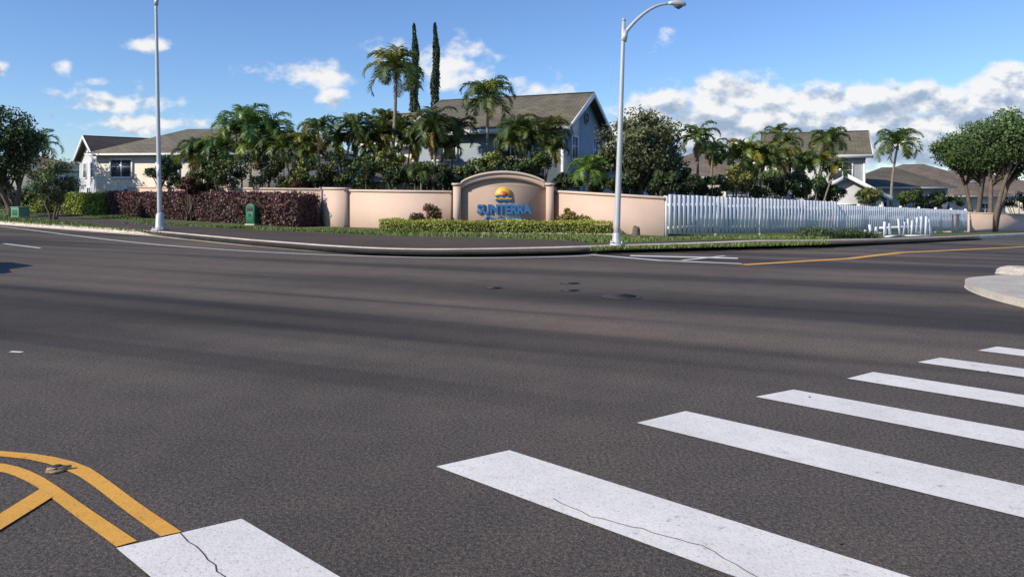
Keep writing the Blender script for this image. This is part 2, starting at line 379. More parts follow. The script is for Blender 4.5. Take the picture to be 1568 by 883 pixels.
m.prism([(x,-.08,z) for x,z in pan],(0,.2,0),0); m.done('panel',[STUCCO2],parent=sg,local=True)
def text(s,name,size,x,z,mat,ext=.03,sx=1,y=-.115,off=.02):
    cu=bpy.data.curves.new(name,'FONT'); cu.body=s; cu.size=size; cu.extrude=ext; cu.align_x='CENTER'; cu.align_y='CENTER'; cu.offset=off
    o=bpy.data.objects.new(name,cu); scene.collection.objects.link(o); bpy.context.view_layer.update()
    me=bpy.data.meshes.new_from_object(o); bpy.data.objects.remove(o)
    o=bpy.data.objects.new(name,me); scene.collection.objects.link(o); me.materials.clear(); me.materials.append(mat)
    o.parent=sg; o.location=(x,y,z); o.rotation_euler=(math.pi/2,0,0); o.scale=(sx,1,1); return o
text('SUNTERRA','letters_main',.50,.02,Z(321,29)-g,BLUE,sx=.86)
text('On the Park','letters_sub',.30,.02,Z(335.5,29)-g,BLUE,sx=.98,off=.014)
m=MB(); n=20; zc=Z(299,29)-g; R=.33
def half(R0,mat,y0,zz,a0,a1,sx=1):
    p=[(R0*sx*math.cos(a0+(a1-a0)*i/n),y0,zz+R0*math.sin(a0+(a1-a0)*i/n)) for i in range(n+1)]
    m.prism(p,(0,.05,0),mat)
half(R,1,-.14,zc,0,math.pi); half(R*.5,0,-.165,zc,0.0,math.pi)
for k,(zz,mt) in enumerate(((zc-.05,2),(zc-.13,1),(zc-.20,2),)):
    top=[(-R+.66*i/n,zz+.03+.02*math.sin(i*.9+k)) for i in range(n+1)]
    m.prism([(x,-.15-.003*k,z) for x,z in top]+[(x,-.15-.003*k,z-.055) for x,z in reversed(top)],(0,.05,0),mt)
m.done('sun_logo',[ORANGE,YELL,BLUE],parent=sg,local=True)
m=MB(); m.box((0,-.18,.06),(W*2-.7,.2,.2),0); m.done('plinth',[STUCCO],parent=sg,local=True)
pl=[B(588,29.4),B(600,28.0),B(640,27.2),B(760,26.9),B(850,26.7),B(930,26.2),B(945,26.0)]
raised('planter_edging',pl,.12,.05,.17,CONC)
# ---------------------------------------------------------------- fence
fp=[(wC1[0]+.05,wC1[1]-.05),B(1280,32.7),B(1480,44.5)]
m=MB(); Hf=1.5
for seg in range(2):
    a=Vector(fp[seg]); b=Vector(fp[seg+1]); L=(b-a).length; d=(b-a)/L; ang=math.atan2(d.y,d.x); nrm=Vector((d.y,-d.x))
    k=int(L/.245); hh=Hf-(.14 if seg else 0)
    for i in range(k):
        p=a+d*(i+.5)*L/k; z=hgt(*p)+.14; jit=random.uniform(-.012,.012)
        m.box((p.x+nrm.x*.05,p.y+nrm.y*.05,z+(hh-.1)/2+.05+jit),(.185,.025,hh-.12),0,ang+random.uniform(-.02,.02))
    npost=max(2,int(L/2.4))
    for i in range(npost+1):
        p=a+d*i*L/npost; z=hgt(*p); m.box((p.x-nrm.x*.06,p.y-nrm.y*.06,z+.78),(.11,.11,1.5),0,ang)
    for zz in (.45,1.25):
        for i in range(npost):
            p=a+d*(i+.5)*L/npost; m.box((p.x,p.y,hgt(*p)+zz),(L/npost,.04,.1),0,ang)
m.done('picket_fence',[WHITE])
m=MB(); a=B(1482,45.0); b=B(1600,52)
wallseg(m,a,b,hgt(*a)+1.35,hgt(*b)+1.35); wallseg(m,B(1450,42.8),B(1462,43.2),hgt(*a)+1.3,hgt(*a)+1.3,th=.5)
m.done('boundary_wall',[STUCCO,COPING])
# short broken run of low fence standing nearer the kerb
m=MB(); a=Vector(B(1322,30.2)); b=Vector(B(1428,32.5)); L=(b-a).length; d=(b-a)/L; ang=math.atan2(d.y,d.x)
for i in range(15):
    p=a+d*(i+.5)*L/15; z=hgt(*p)+.12; hh=.45+.5*(i/14)+random.uniform(-.14,.10)
    if i in (3,6): continue
    m.box((p.x,p.y+random.uniform(-.05,.05),z+hh/2-.02),(.18,.03,hh),0,ang+random.uniform(-.15,.15),tilt=random.uniform(-.22,.22))
p=a+d*L*.6; m.box((p.x,p.y+.09,hgt(*p)+.12+.42),(L*.75,.04,.09),0,ang+.02)
p=a+d*L*.4; m.box((p.x-.1,p.y-.25,hgt(*p)+.17),(1.6,.2,.04),0,ang+.3); m.box((p.x+.9,p.y-.32,hgt(*p)+.19),(1.1,.19,.04),0,ang-.35)
m.done('broken_picket_fence',[WHITE])
# ---------------------------------------------------------------- lamps
def lamp(name,px,D,lean,height,ax,ped=1.0,reach=1.55):
    x,y=B(px,D); z0=hgt(x,y)+.12; e=empty(name,(x,y,z0))
    m=MB(); pts=[];rad=[]
    for i in range(13):
        t=i/12; pts.append((lean*t,0,.1+t*(height-.1))); rad.append(.095-.042*t)
    m.tube(pts,rad,16,0); m.done('pole',[GALV],parent=e,local=True,smooth=True)
    m=MB(); m.box((0,0,.03),(.42*ped+.06,.42*ped+.06,.06),0); m.tube([(0,0,.05),(0,0,.12),(0,0,.62*ped*ped),(0,0,.7*ped*ped)],[.21*ped,.18*ped,.15*ped,.10],16,0)
    for sx in (-1,1):
        for sy in (-1,1): m.tube([(sx*.19*ped,sy*.19*ped,.06),(sx*.19*ped,sy*.19*ped,.13)],[.025,.025],6,0)
    m.done('base',[GALV],parent=e,local=True)
    m=MB(); P=[]
    for i in range(13):
        t=i/12; P.append((lean+ax*reach*t,0,height-.45+.92*math.sin(t*math.pi/2)**.85))
    m.tube(P,[.055-.02*i/12 for i in range(13)],12,0); m.tube([(lean,0,height-.62),(lean+ax*.06,0,height-.3)],[.08,.08],12,0)
    m.tube([(lean,0,height-.02),(lean,0,height+.05)],[.07,.03],12,0)
    m.done('arm',[GALV],parent=e,local=True,smooth=True)
    m=MB(); hx=P[-1][0]; hz=P[-1][2]
    m.tube([(hx-ax*.03,0,hz),(hx+ax*.08,0,hz+.02),(hx+ax*.25,0,hz+.02),(hx+ax*.42,0,hz-.01),(hx+ax*.5,0,hz-.03)],[.04,.07,.095,.08,.03],12,0)
    m.tube([(hx+ax*.16,0,hz-.06),(hx+ax*.28,0,hz-.10),(hx+ax*.4,0,hz-.06)],[.04,.07,.035],10,1)
    m.done('lamp_head',[GALV,GLASS],parent=e,local=True,smooth=True)
    return e
lamp('street_lamp',245,29.3,-.17,9.6,1)
lamp('street_lamp',944,21.1,.21,6.5,1,ped=.72,reach=1.3)
e=bpy.data.objects['street_lamp']; m=MB(); m.box((-.02,-.12,2.4),(.12,.02,.45),0); m.done('number_plate',[WHITE],parent=e,local=True)
# ---------------------------------------------------------------- bins etc
x,y=B(389,33.7); m=MB()
prof=[(-.26,0),(.26,0),(.26,.78)]+[(.26*math.cos(t),.78+.16*math.sin(t)) for t in np.linspace(.15,math.pi-.15,8)]+[(-.26,.78)]
m.prism([(a,-.25,b) for a,b in prof],(0,.5,0),0)
m.prism([(-.17,-.262,.62),(.17,-.262,.62),(.17,-.262,.78),(-.17,-.262,.78)],(0,.01,0),1)
m.box((0,-.26,.35),(.4,.02,.42),2); m.box((0,-.275,.42),(.14,.01,.16),1); m.box((0,0,-.03),(.58,.58,.08),3)
m.done('litter_bin',[BINGREEN,BLACK,simple('bin_green_panel',(.02,.16,.08),.5,.15,5,bs_=0),CONC],loc=(x,y,.17),local=True,rot=math.radians(-25),bevel=.012)
x,y=B(31,43); m=MB(); m.box((0,0,.3),(.85,.6,.55),0); m.box((0,0,.6),(.92,.66,.06),0); m.box((0,-.305,.3),(.6,.02,.36),1); m.box((0,0,0.0),(1,.75,.08),2)
m.done('utility_box',[BOXGREEN,BINGREEN,CONC],loc=(x,y,.13),local=True,rot=math.radians(-30),bevel=.015)
def rock(name,px,D,sx,sy,sz,z,mat):
    x,y=B(px,D); bm=bmesh.new(); bmesh.ops.create_icosphere(bm,subdivisions=3,radius=1)
    for v in bm.verts:
        k=1+.16*math.sin(v.co.x*5+1)*math.cos(v.co.z*4+v.co.y*3); v.co=Vector((v.co.x*sx*k,v.co.y*sy*k,max(-.05,v.co.z*sz*k)))
    me=bpy.data.meshes.new(name); bm.to_mesh(me); bm.free(); me.materials.append(mat); o=bpy.data.objects.new(name,me); o.location=(x,y,z); scene.collection.objects.link(o)
rock('garden_rock',974,24.9,.15,.13,.40,.12,LAVA)
rock('kerb_stone',1560,14.0,.40,.28,.15,.12,CONC)
# ---------------------------------------------------------------- houses
def block(e,cx,cy,L,Wd,Hw,R,wall,roof,rot=0,hip=False,o=.5,wins=(),vent=False,z0=0,tag=''):
    cr,sr=math.cos(rot),math.sin(rot)
    def T(p): return (cx+p[0]*cr-p[1]*sr, cy+p[0]*sr+p[1]*cr, z0+p[2])
    def TV(p): return (p[0]*cr-p[1]*sr,p[0]*sr+p[1]*cr,p[2])
    m=MB(); l,w=L/2,Wd/2
    if hip: 
        m.prism([T((-l,-w,-1.5)),T((l,-w,-1.5)),T((l,w,-1.5)),T((-l,w,-1.5))],(0,0,Hw+1.5),0)
    else:
        m.prism([T((-l,-w,-1.5)),T((-l,w,-1.5)),T((-l,w,Hw)),T((-l,0,Hw+R)),T((-l,-w,Hw))],TV((L,0,0)),0)
    m.done(tag+'walls',[wall],parent=e,local=True)
    m=MB(); k=R/w; ze=Hw-o*k; th=.14
    if hip:
        r=max(l-w,.01); P=[(-l-o,-w-o,ze),(l+o,-w-o,ze),(l+o,w+o,ze),(-l-o,w+o,ze),(-r,0,Hw+R),(r,0,Hw+R)]
        up=[T((a,b,c+.12)) for a,b,c in P]; lo=[T(p) for p in P[:4]]
        m.add(up+lo,[(0,1,5,4),(1,2,5),(2,3,4,5),(3,0,4),(6,9,8,7)],0); m.add([up[i] for i in range(4)]+lo,[(0,4,5,1),(1,5,6,2),(2,6,7,3),(3,7,4,0)],1)
    else:
        for s in (-1,1):
            a=[(-l-o,s*(w+o),ze+th),(l+o,s*(w+o),ze+th),(l+o,0,Hw+R+th),(-l-o,0,Hw+R+th)]
            up=[T(p) for p in a]; lo=[T((p[0],p[1],p[2]-th+.01)) for p in a]
            m.add(up+lo,[(0,1,2,3),(7,6,5,4),(0,4,5,1)],0)
        m.box(T((0,0,Hw+R+th+.01)),(L+2*o,.2,.05),0,rot)
    m.done(tag+'roof',[roof,TRIM],parent=e,local=True)
    if not hip:
        m=MB()
        for sx in (-1,1):
            for s in (-1,1):
                a=[(sx*(l+o),s*(w+o),ze-.12),(sx*(l+o),0,Hw+R-.12),(sx*(l+o),0,Hw+R+th+.03),(sx*(l+o),s*(w+o),ze+th+.03)]
                m.prism([T(p) for p in a],TV((sx*.06,0,0)),0)
        for s in (-1,1):
            m.prism([T((-l-o,s*(w+o+.003),ze-.1)),T((l+o,s*(w+o+.003),ze-.1)),T((l+o,s*(w+o+.003),ze+th+.02)),T((-l-o,s*(w+o+.003),ze+th+.02))],TV((0,s*.05,0)),0)
        for s in (-1,1):
            for sx in (-1,1): m.box(T((sx*(l+.01),s*(w+.01),Hw/2-.2)),(.14,.14,Hw-.6),0,rot)
        m.done(tag+'trim',[TRIM],parent=e,local=True)
    if wins or vent:
        m=MB()
        for (side,u,zc,ww,wh) in wins:
            if side=='f': c0=(u,-w,zc); ax=(1,0); nn=(0,-1)
            elif side=='b': c0=(u,w,zc); ax=(1,0); nn=(0,1)
            elif side=='r': c0=(l,u,zc); ax=(0,1); nn=(1,0)
            else: c0=(-l,u,zc); ax=(0,1); nn=(-1,0)
            def pl(au,az,sw,sh,out,dep,mat):
                c=(c0[0]+ax[0]*au+nn[0]*out,c0[1]+ax[1]*au+nn[1]*out,c0[2]+az)
                size=(sw if ax[0] else dep, sw if ax[1] else dep, sh); m.box(T(c),size,mat,rot)
            pl(0,0,ww,wh,.0,.05,1)
            for su in (-1,1): pl(su*(ww/2+.05),0,.11,wh+.2,.03,.09,0)
            for sz in (-1,1): pl(0,sz*(wh/2+.05),ww,.11,.03,.09,0)
            pl(0,0,.05,wh,.03,.04,0); pl(0,wh*.1,ww,.04,.028,.035,0)
        if vent:
            n=16
            p=[T((l+.02,.36*math.cos(2*math.pi*i/n),Hw+R*.38+.36*math.sin(2*math.pi*i/n))) for i in range(n)]
            m.prism(p,TV((.06,0,0)),2)
            p=[T((l+.06,.27*math.cos(2*math.pi*i/n),Hw+R*.38+.27*math.sin(2*math.pi*i/n))) for i in range(n)]
            m.prism(p,TV((.04,0,0)),1)
        m.done(tag+'windows',[TRIM,GLASS,SID_BLUE],parent=e,local=True)
# main house
e=empty('suburban_house',(-.4,43.9,-.28),math.radians(-22))
block(e,.6,0,8.8,8.6,5.35,2.1,SID_BLUE,R_GREY,wins=(('r',-2.2,4.3,1.0,1.2),('r',2.0,4.3,1.0,1.2),('r',-2.0,1.5,1.6,1.3),('f',1.5,4.3,1.5,1.2),('f',-2.5,4.3,1.5,1.2),('f',3.8,1.6,1.2,1.3)),vent=True,tag='main_')
block(e,-5.9,2.2,5.2,7.6,5.0,2.0,SID_CREAM,R_OLIVE,wins=(('f',-1.2,4.2,1.2,1.1),('f',1.2,4.2,1.2,1.1)),tag='wing_')
block(e,-5.2,-4.3,6.0,4.4,2.7,1.1,SID_CREAM,R_OLIVE,wins=(('f',-1.2,1.5,1.4,1.1),('f',1.6,1.5,1.2,1.1)),hip=True,tag='porch_')
# left small house
x0,y0=B(137,58); a=math.atan2(.66,.75)
e=empty('suburban_house',(x0+.75*4,y0+.66*4,0),a)
block(e,0,0,8,6.2,4.35,1.55,SID_GREY,R_BROWN,wins=(('l',-1.3,3.3,1.0,1.1),('l',1.4,3.3,1.0,1.1),('l',0,1.3,1.4,1.2),('f',-1,3.3,1.4,1.0)),tag='main_',o=.45)
block(e,2.5,-4.4,5,4,2.4,1.2,SID_GREY,R_BROWN,hip=True,wins=(('f',0,1.3,1.2,1.0),),tag='garage_')
# long cream house
x0,y0=B(345,51); e=empty('suburban_house',(x0,y0,-.05),math.radians(-6))
block(e,0,0,13.5,8,4.25,1.7,SID_CREAM,R_OLIVE,hip=True,wins=(('f',-5,3.2,1.4,1.1),('f',-1.8,3.2,1.4,1.1),('f',2,3.2,1.4,1.1),('f',-4,1.3,1.6,1.1)),tag='main_')
# right houses
x0,y0=B(1325,55); r=math.radians(-22); e=empty('suburban_house',(x0-3.6*math.cos(r),y0-3.6*math.sin(r),hgt(x0,y0)),r)
block(e,0,0,6.6,6.8,5.5,1.7,SID_GREY,R_GREY,wins=(('r',-1.6,4.4,1.0,1.3),('r',1.3,4.4,1.0,1.3),('r',-.5,1.8,1.4,1.2),('f',1.9,4.2,1.2,1.2),('f',-1.5,4.2,1.2,1.2)),tag='main_')
block(e,2.0,-5.0,5,4.2,2.6,1.2,SID_GREY,R_TAN,rot=math.radians(90),wins=(('l',0,1.4,1.2,1.0),),tag='garage_')
def hiphouse(px,D,L,Wd,ytop,yeave,rot,roof=R_TAN,wall=SID_CREAM,name='suburban_house'):
    x,y=B(px,D); z=hgt(x,y); e=empty(name,(x,y,z),math.radians(rot)); ht=Z(yeave,D)-z; R=Z(ytop,D)-z-ht
    block(e,0,0,L,Wd,ht+.2,R,wall,roof,hip=True,wins=(('f',-L*.25,ht-1.2,1.4,1.1),('f',L*.25,ht-1.2,1.4,1.1),('r',0,ht-1.2,1.2,1.1),('l',0,ht-1.2,1.2,1.1)),tag='main_')
hiphouse(1075,52,9,8,240,275,-15)
hiphouse(1398,78,10,8,256,280,-20)
hiphouse(1425,66,9,7,270,300,15)
hiphouse(1360,62,7,6,262,288,-10,R_GREY,SID_GREY)
hiphouse(1530,80,12,9,278,300,-10)
hiphouse(1475,95,10,8,262,282,5)
hiphouse(1190,68,8,7,216,242,-15,R_GREY)
hiphouse(958,46,5,5,247,262,-30,R_GREY,TRIM)
hiphouse(450,62,10,9,208,240,5,R_OLIVE)
hiphouse(40,80,10,9,240,262,-15,R_GREY,SID_CREAM)
# ---------------------------------------------------------------- vegetation
GAIN=1.45
def unit(n):
    v=rng.normal(size=(n,3)); return v/np.linalg.norm(v,axis=1,keepdims=True)
def leaves(pos,outw,size,bias=.6,asp=.5,down=0.0):
    n=len(pos); nrm=unit(n)+outw*bias; nrm/=np.linalg.norm(nrm,axis=1,keepdims=True)
    d=unit(n); d[:,2]-=down; d-=nrm*np.sum(d*nrm,1,keepdims=True); d/=np.linalg.norm(d,axis=1,keepdims=True)
    s=np.cross(nrm,d); l=size*rng.uniform(.6,1.3,(n,1)); w=l*asp
    return np.stack([pos-d*l/2, pos+s*w/2-d*l*.05, pos+d*l/2, pos-s*w/2-d*l*.05],1)
def tint(n,base,var=.3,hue=.12,bright=None):
    b=np.array(base)*GAIN*(1+rng.uniform(-var,var,(n,1))); b=b*(1+rng.uniform(-hue,hue,(n,3)))
    if bright is not None: b=b*bright.reshape(n,1)
    return np.clip(b,0.003,1)
def clump(m,c,r,n,size,base,mat=1,bias=.6,clumps=None,asp=.5,accent=None,fill=.82):
    c=np.array(c,float); r=np.array(r,float)
    K=clumps or 26
    u=unit(K)*(rng.uniform(.25,1,(K,1))**.5)*fill; cc=c+u*r; cr=rng.uniform(.22,.4,K)*r.mean()
    cb=rng.uniform(.65,1.4,K); ac=rng.random(K)<.18
    k=rng.integers(0,K,n); d=unit(n); rad=rng.uniform(0,1,(n,1))**.45
    jag=1+.35*np.sin(k*3.1)[:,None]*rng.uniform(0,1,(n,1))
    p=cc[k]+d*rad*cr[k][:,None]*jag*np.array([1,1,.8])
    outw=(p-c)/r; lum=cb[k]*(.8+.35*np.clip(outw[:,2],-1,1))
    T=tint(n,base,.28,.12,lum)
    if accent is not None:
        s=ac[k]&(rng.random(n)<.7); T[s]=tint(int(s.sum()),accent,.3)
    on=outw/np.maximum(np.linalg.norm(outw,axis=1,keepdims=True),.1)
    m.quads(leaves(p,on*.6+d*.5,size,bias,asp),mat,T)
    return cc
def tree(name,x,y,cz,r,base=(.05,.075,.022),n=7000,size=.17,trunk=.14,clumps=30,leanto=None,accent=None,forks=3,zb=None):
    g=hgt(x,y)+.1 if zb is None else zb
    cx,cy=leanto or (x,y); m=MB()
    cc=clump(m,(cx,cy,cz),r,n,size,base,clumps=clumps,accent=accent)
    zf=g+max(.5,(cz-r[2]*.7-g))*.75
    for f in range(forks):
        a=2*math.pi*f/forks+random.random(); bx=x+.12*math.cos(a)*(forks>1); by=y+.12*math.sin(a)*(forks>1)
        tx=cx+.45*r[0]*math.cos(a); ty=cy+.45*r[1]*math.sin(a); tz=cz-.1*r[2]
        mx=(bx*.6+tx*.4)+random.uniform(-.1,.1)
        m.tube([(bx,by,g-.1),(bx+.1*(tx-bx),by+.1*(ty-by),g+.35*(zf-g)),(mx,by*.6+ty*.4,zf),(tx,ty,tz)],[trunk*1.25,trunk,trunk*.75,trunk*.35],8,0)
        for q in range(5):
            t=cc[random.randrange(len(cc))]; m.tube([(mx,by*.6+ty*.4,zf),((mx+t[0])/2,(by*.6+ty*.4+t[1])/2,(zf+t[2])/2+.1),tuple(t)],[trunk*.45,trunk*.3,.02],6,0)
    return m.done(name,[BARK,LEAF],loc=(x,y,g))
def shrub(name,x,y,zc,r,base,n=3000,size=.13,clumps=18,accent=None,asp=.5):
    g=hgt(x,y)+.1; m=MB(); cc=clump(m,(x,y,zc),r,n,size,base,clumps=clumps,accent=accent,asp=asp)
    for q in range(9):
        t=cc[random.randrange(len(cc))]; m.tube([(x+random.uniform(-.2,.2),y+random.uniform(-.2,.2),g-.05),tuple((np.array((x,y,g))+t)/2),tuple(t)],[.04,.03,.012],5,0)
    return m.done(name,[BARK,LEAF],loc=(x,y,g))
def frond(m,p0,az,el,L,base,nl=26,lw=.05,ll=.5,droop=1.0,mat=1):
    n=10; pts=[np.array(p0,float)]; e=el; seg=L/n
    for i in range(n):
        d=np.array([math.cos(az)*math.cos(e),math.sin(az)*math.cos(e),math.sin(e)]); pts.append(pts[-1]+d*seg)
        e-=droop*(.09+.032*i)*(1+.3*math.cos(e))
    pts=np.array(pts); side=np.array([-math.sin(az),math.cos(az),0])
    m.tube([tuple(p) for p in pts[::2]],[.03,.024,.018,.013,.009,.004][:len(pts[::2])],4,mat,False,tuple(np.array(base)*1.5*GAIN))
    t=np.linspace(.1,.98,nl); idx=t*n; i0=np.minimum(idx.astype(int),n-1); fr=(idx-i0)[:,None]
    P=pts[i0]*(1-fr)+pts[i0+1]*fr; tan=pts[i0+1]-pts[i0]; tan/=np.linalg.norm(tan,axis=1,keepdims=True)
    up=np.cross(tan,side); up*=np.sign(up[:,2:3]+1e-6)
    prof=(np.sin(np.clip(t*.93+.1,0,1)*math.pi)**.6)[:,None]*ll
    for s in (-1,1):
        dirv=side*s*.8+tan*.65+up*rng.uniform(-.05,.45,(nl,1)); dirv/=np.linalg.norm(dirv,axis=1,keepdims=True)
        mid=P+dirv*prof*.5; d2=dirv+np.array([0,0,-1])*rng.uniform(.4,1.0,(nl,1)); d2/=np.linalg.norm(d2,axis=1,keepdims=True)
        tip=mid+d2*prof*.55
        w=tan*lw*rng.uniform(.8,1.25,(nl,1))
        T=tint(nl,base,.22,.1)
        m.quads(np.stack([P-w*.4,P+w*.4,mid+w*.55,mid-w*.55],1),mat,T)
        m.quads(np.stack([mid-w*.55,mid+w*.55,tip+w*.08,tip-w*.08],1),mat,T*.95)
def palmhead(m,c,L,nf,base,spread=1.0,dead=2,lw=.055,ll=None):
    for i in range(nf):
        az=i*2.399+random.uniform(-.25,.25); k=i/nf; el=math.radians(80-84*k*spread+random.uniform(-8,8))
        bb=np.array(base)*random.uniform(.7,1.35)
        if random.random()<.14: bb=bb*np.array([2.0,1.4,.8])
        frond(m,c,az,el,L*random.uniform(.85,1.1),bb,ll=ll or L*.3,lw=lw,droop=random.uniform(.85,1.2),nl=int(18+6*L))
    for i in range(dead):
        frond(m,(c[0],c[1],c[2]-.1),random.random()*6.28,math.radians(-35),L*.7,np.array((.22,.15,.06)),ll=L*.22,lw=lw,droop=.8,nl=18)
def palmtrunk(m,b,t,r0,bend=.2,ang=None):
    b=np.array(b,float); t=np.array(t,float); pts=[];rad=[]; n=14; a=ang if ang is not None else random.random()*6
    for i in range(n+1):
        k=i/n; p=b+(t-b)*k+np.array([math.cos(a),math.sin(a),0])*bend*math.sin(k*math.pi); pts.append(tuple(p)); rad.append(r0*(1.25-.6*k)*(1+.05*(i%2))+ (.35*r0 if i==0 else 0))
    m.tube(pts,rad,9,0)
    d=(t-b)/np.linalg.norm(t-b); m.tube([tuple(t-d*.45),tuple(t-d*.2),tuple(t+d*.1)],[r0*.75,r0*.85,r0*.45],8,1,True,(.14,.18,.06))
GP=(.060,.085,.024)
def palm(pb,pt,py,D,L,nf=15,base=GP,r0=.09,dead=1,Dt=None,name='palm_tree',bend=.2,spread=1.0,lw=.06):
    x,y=B(pb,D); xt,yt=B(pt,Dt or D); zt=Z(py,D); g=hgt(x,y)+.05; m=MB()
    palmtrunk(m,(x,y,g),(xt,yt,zt),r0,bend); palmhead(m,(xt,yt,zt),L,nf,base,spread,dead,lw)
    return m.done(name,[PALMBARK,PLEAF],loc=(x,y,g))
def areca(px,D,stems,base=GP,name='areca_palm'):
    x,y=B(px,D); g=hgt(x,y)+.05; m=MB()
    for dx,py,L in stems:
        xt=x+dx/F*D; zt=Z(py,D); yt=y+random.uniform(-.7,.7)
        palmtrunk(m,(x+random.uniform(-.3,.3)+dx/F*D*.3,y+random.uniform(-.3,.3),g),(xt,yt,zt),.05,.15)
        palmhead(m,(xt,yt,zt),L,11,np.array(base)*random.uniform(.8,1.3),.8,1,lw=.065)
    return m.done(name,[PALMBARK,PLEAF],loc=(x,y,g))
palm(583,606,108,36,2.1,19,r0=.10,bend=.25)
palm(738,747,148,37,1.95,18,r0=.09)
palm(500,487,200,36,1.5,14,r0=.07); palm(522,541,195,36.5,1.5,14,r0=.07)
palm(560,588,188,38,1.5,13,r0=.07); palm(655,664,197,36,1.85,20,base=(.045,.065,.02),r0=.09,dead=1)
palm(690,700,200,38,1.5,14,r0=.08); palm(800,791,203,34,1.6,14,r0=.08,base=(.055,.08,.025)); palm(830,842,203,35,1.6,14,r0=.07,base=(.085,.08,.025),dead=3)
palm(643,645,264,31.0,.85,12,r0=.045,dead=0,lw=.045,name='palm_sapling',bend=.05)
palm(898,900,262,28.2,1.15,14,r0=.075,dead=0,base=(.09,.14,.03),name='palm_sapling',bend=.05)
palm(1058,1068,213,34,1.35,14,r0=.07); palm(1100,1092,233,36,1.2,12,r0=.06)
palm(1206,1200,220,42,1.6,15,r0=.08); palm(1262,1268,218,42,1.7,16,r0=.08,dead=2); palm(1366,1375,220,48,2.1,18,r0=.09,base=(.06,.10,.025)); palm(1240,1226,248,40,1.3,12,r0=.06)
palm(72,62,222,55,2.0,12,r0=.09); palm(1205,1190,205,60,1.6,10,r0=.07)
areca(383,38,[(-28,205,1.9),(0,195,2.2),(25,205,2.0),(45,220,1.6),(-50,230,1.5),(10,230,1.5)],base=(.055,.095,.03))
areca(310,40,[(-22,238,1.5),(5,232,1.6),(22,242,1.4),(-8,256,1.3)],base=(.06,.085,.025))
areca(455,37,[(-20,230,1.4),(8,222,1.4),(25,238,1.2)],base=(.07,.09,.025))
areca(540,37,[(-22,220,1.3),(0,210,1.4),(22,220,1.3),(36,235,1.1)],base=(.06,.085,.022))
areca(605,37,[(-20,210,1.4),(8,200,1.5),(25,220,1.3)],base=(.055,.075,.02))
areca(655,36.5,[(-20,222,1.3),(8,215,1.4),(30,228,1.2)],base=(.05,.07,.02))
areca(812,33.5,[(-25,222,1.3),(0,212,1.4),(22,218,1.3),(34,232,1.1)],base=(.065,.08,.022))
areca(1140,36,[(-22,245,1.4),(0,235,1.5),(22,243,1.4),(38,255,1.1)],base=(.10,.12,.03))
areca(1180,39,[(-15,250,1.3),(12,242,1.4)],base=(.09,.11,.03))
areca(1245,39,[(-18,254,1.3),(10,250,1.3),(28,260,1.1)],base=(.07,.09,.025))
def cypress(px,D,ytop,rad):
    x,y=B(px,D); g=hgt(x,y); zt=Z(ytop,D); m=MB(); n=7500
    t=rng.uniform(0,1,n)**.9; z=g+.4+(zt-g-.4)*t
    prof=rad*np.clip(1.15*(1-t)**.42,0,1)*(1+.18*np.sin(t*38+rng.uniform(0,.8,n)))
    a=rng.uniform(0,2*math.pi,n); rr=prof*rng.uniform(.55,1.05,n)
    P=np.stack([x+rr*np.cos(a)+.05*np.sin(z*1.3),y+rr*np.sin(a),z],1); out=np.stack([np.cos(a),np.sin(a),0*a],1)
    q=leaves(P,out,.22,1.0,.35,down=-1.5); m.quads(q,1,tint(n,(.028,.045,.018),.4,.15))
    m.tube([(x,y,g-.1),(x,y,g+(zt-g)*.5),(x,y,zt-.8)],[.14,rad*.45,.05],8,2)
    m.done('cypress_tree',[BARK,LEAF,DARKCORE],loc=(x,y,g))
cypress(635,50,37,.42); cypress(667,50,36,.42)
x,y=B(985,31.5); tree('mango_tree',x,y,Z(224,31.5),(2.0,1.8,1.75),(.075,.085,.035),15000,.17,.13,60,accent=(.16,.13,.05),leanto=B(980,31.5))
x,y=B(1010,33); tree('mango_tree',x,y,Z(258,33),(1.8,1.4,1.2),(.04,.06,.02),6500,.16,.1,30)
x,y=G(1494,352,.12); xc,yc=B(1488,y); tree('shade_tree',x,y,Z(232,y),(3.0,2.4,2.0),(.05,.085,.022),19000,.2,.16,70,leanto=(xc,yc))
x,y=B(1520,47); tree('shade_tree',x,y,Z(224,47),(3.1,2.4,2.3),(.045,.075,.02),17000,.22,.16,60,leanto=B(1548,47))
x,y=B(22,44); tree('shade_tree',x,y,Z(225,44),(2.5,2.2,2.9),(.035,.06,.018),15000,.2,.16,60,leanto=B(-2,44))
x,y=B(82,40.5); tree('ornamental_tree',x,y,Z(278,40.5),(1.5,1.3,1.4),(.08,.11,.035),7500,.13,.06,36,accent=(.16,.14,.07),forks=4)
x,y=B(250,43); tree('ornamental_tree',x,y,Z(258,43),(1.15,1.0,.9),(.035,.06,.02),3000,.16,.08,18)
x,y=B(1015,30); shrub('shrub',x,y,Z(280,30),(.9,.8,.6),(.035,.05,.018),2500)
def sh(px,D,ytop,ybot,wpx,base,n=2800,acc=None,size=.15,name='shrub'):
    x,y=B(px,D); z0,z1=Z(ybot,D),Z(ytop,D); shrub(name,x,y,(z0+z1)/2,(wpx/F*D/2*1.15,.9,(z1-z0)/2),base,n,size,accent=acc)
DK=(.032,.05,.016); MD=(.05,.075,.02); YG=(.12,.13,.03); RD=(.10,.035,.025)
